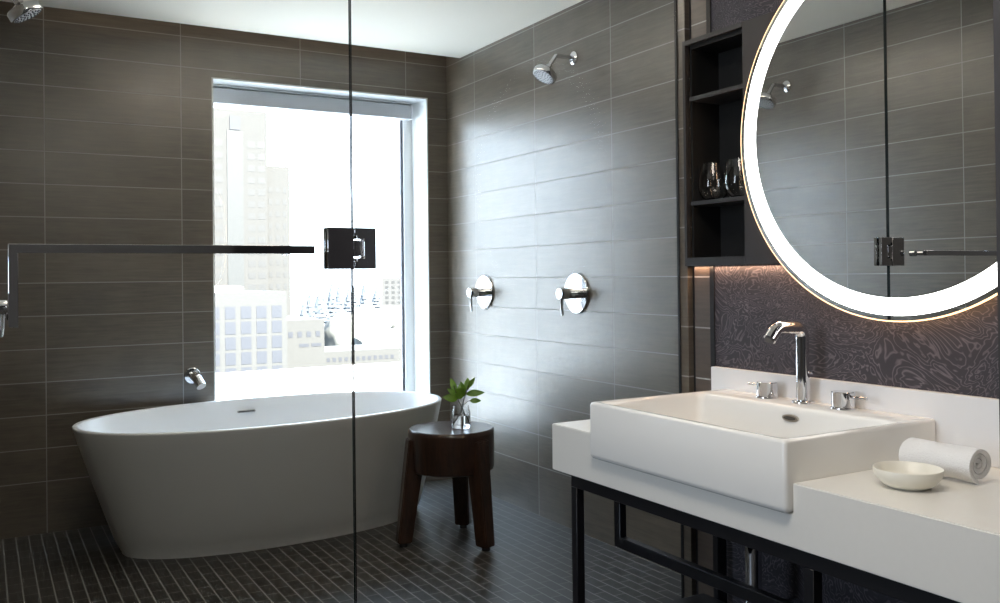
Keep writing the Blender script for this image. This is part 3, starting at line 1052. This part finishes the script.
tw_ = building('office_tower', 'tall pale stepped office tower at left of the window view', 23.0, 32.5, 120, 14, 24.4, M['tower'])
MB().box(32.5, 36.0, 121, 132, -12, 17.0).build('stepped_wing', M['tower'], tw_, smooth=False)
MB().box(27.0, 29.2, 119.93, 120, -3, 21.5).build('glazed_bay', M['tower_core'], tw_, smooth=False)
MB().box(27.4, 28.8, 119.9, 119.98, 21.6, 23.4).build('crown_window', M['office_win'], tw_, smooth=False)
windows(tw_, 29.6, 32.4, -2.6, 20.5, 2, 14, 120, 0.72, 0.52, M['tower_win'])
windows(tw_, 23.6, 26.6, -2.6, 20.5, 2, 14, 120, 0.72, 0.52, M['tower_win'])
windows(tw_, 32.7, 35.8, -2.6, 14.5, 3, 10, 121, 0.5, 0.45, M['tower_win'])

of = building('office_block', 'lower office block with dark window grid at left', 7.0, 17.1, 60, 12, 0.15, M['office'])
windows(of, 8.0, 16.9, -6.2, -0.75, 8, 5, 60, 0.66, 0.80, M['office_win'])
MB().box(7.5, 14.2, 61, 70, 0.15, 0.55).build('roof_parapet', M['roof'], of, smooth=False)

an = building('annex_building', 'small pale building with square windows beside the office block', 21.2, 25.1, 75, 10, -2.7, M['office'])
windows(an, 21.5, 24.9, -4.5, -3.5, 4, 1, 75, 0.5, 0.5, M['office_win'])
windows(an, 22.6, 24.9, -5.3, -4.7, 2, 1, 75, 0.8, 0.5, M['office_win'])

ll = building('long_low_building', 'long low building with a row of dark windows', 27.0, 39.5, 90, 8, -7.0, M['office'])
windows(ll, 27.6, 38.6, -8.3, -7.5, 16, 1, 90, 0.55, 0.55, M['office_win'])

ft = building('distant_block', 'faint distant block at the right edge of the window', 66.9, 75.0, 160, 1.5, 1.0, M['distant'])
ft.rotation_euler = (0, 0, math.radians(-25))
windows(ft, 67.3, 71.0, -5.5, 0.6, 3, 6, 160, 0.5, 0.5, M['tower_win'])


def conifer(x, y, zt, rad, label, seed, zb=-12.0):
    rnd = random.Random(seed)
    t_ = thing('conifer_tree', label, 'tree', (x, y, zb), group='conifers beyond the window')
    prof = []
    H_ = zt - zb - 1.5
    layers = 11
    n = 18
    rg = []
    for i in range(layers + 1):
        q = i / layers
        for k_, f in ((0, 1.0), (1, 0.80)):
            r = rad * (1 - q) ** 0.85 * f + 0.03
            z = zb + 1.5 + H_ * min(1, q + (0.055 if k_ else 0))
            rg.append([(x + r * (0.8 + 0.4 * rnd.random()) * math.cos(2 * math.pi * j / n), y + r * (0.8 + 0.4 * rnd.random()) * math.sin(2 * math.pi * j / n), z)
                       for j in range(n)])
    MB().rings(rg).build('crown', M['conifer'], t_, smooth=False)
    MB().lathe([(0.35, 0), (0.25, 1.8)], (x, y, zb), n=8).build('trunk', M['trunk'], t_)


for i, (x, y, zt, rad, lb) in enumerate((
        (47.2, 150, -3.40, 1.70, 'leftmost conifer beside the annex building'),
        (50.3, 156, -1.77, 1.95, 'tall conifer second from left in the window view'),
        (54.1, 162, -1.36, 2.14, 'tall conifer third from left in the window view'),
        (57.1, 168, -2.71, 2.07, 'shorter conifer left of the glass edge line'),
        (68.6, 196, -0.03, 2.06, 'far tall conifer just left of the glass edge line'),
        (72.9, 203, -0.91, 2.01, 'far conifer just right of the glass edge line'),
        (78.1, 210, -1.43, 2.19, 'far conifer right of the hinge, shorter of its pair'),
        (81.9, 217, -0.81, 2.13, 'far conifer right of the hinge, taller of its pair'),
        (87.8, 224, 0.17, 2.09, 'tallest far conifer near the distant block'),
        (94.2, 231, -1.33, 2.42, 'rightmost far conifer before the distant block'))):
    conifer(x, y, zt, rad, lb, i)


def bushy(x, y, zt, rad, label, seed, zb=-12.0):
    rnd = random.Random(seed)
    t_ = thing('leafy_tree', label, 'tree', (x, y, zb), group='leafy trees beyond the window')
    b_ = bmesh.new()
    bmesh.ops.create_icosphere(b_, subdivisions=3, radius=1.0)
    for v in b_.verts:
        k_ = 1 + 0.10 * math.sin(9 * v.co.x + seed) * math.sin(11 * v.co.z + 2 * seed) + 0.22 * (rnd.random() - .5)
        v.co = Vector((x + v.co.x * rad * k_, y + v.co.y * rad * k_, zb + (zt - zb) * (0.5 + 0.5 * v.co.z * k_)))
    mb_ = MB(); mb_.b.free(); mb_.b = b_
    mb_.build('crown', M['bush'], t_, angle=80)
    MB().lathe([(0.4, 0), (0.3, 3.0)], (x, y, zb), n=8).build('trunk', M['trunk'], t_)


for i, (x, y, zt, rad, lb) in enumerate((
        (45.9, 126, -4.05, 3.33, 'round leafy tree low behind the glass edge line'),
        (54.5, 138, -3.61, 3.80, 'broad leafy tree in the middle of the right window view'),
        (64.9, 150, -4.15, 3.85, 'leafy tree below the distant block'),
        (41.5, 104, -5.28, 2.55, 'low leafy tree behind the long low building, left one'),
        (49.7, 114, -6.10, 2.91, 'low leafy tree behind the long low building, right one'))):
    bushy(x, y, zt, rad, lb, i + 3)
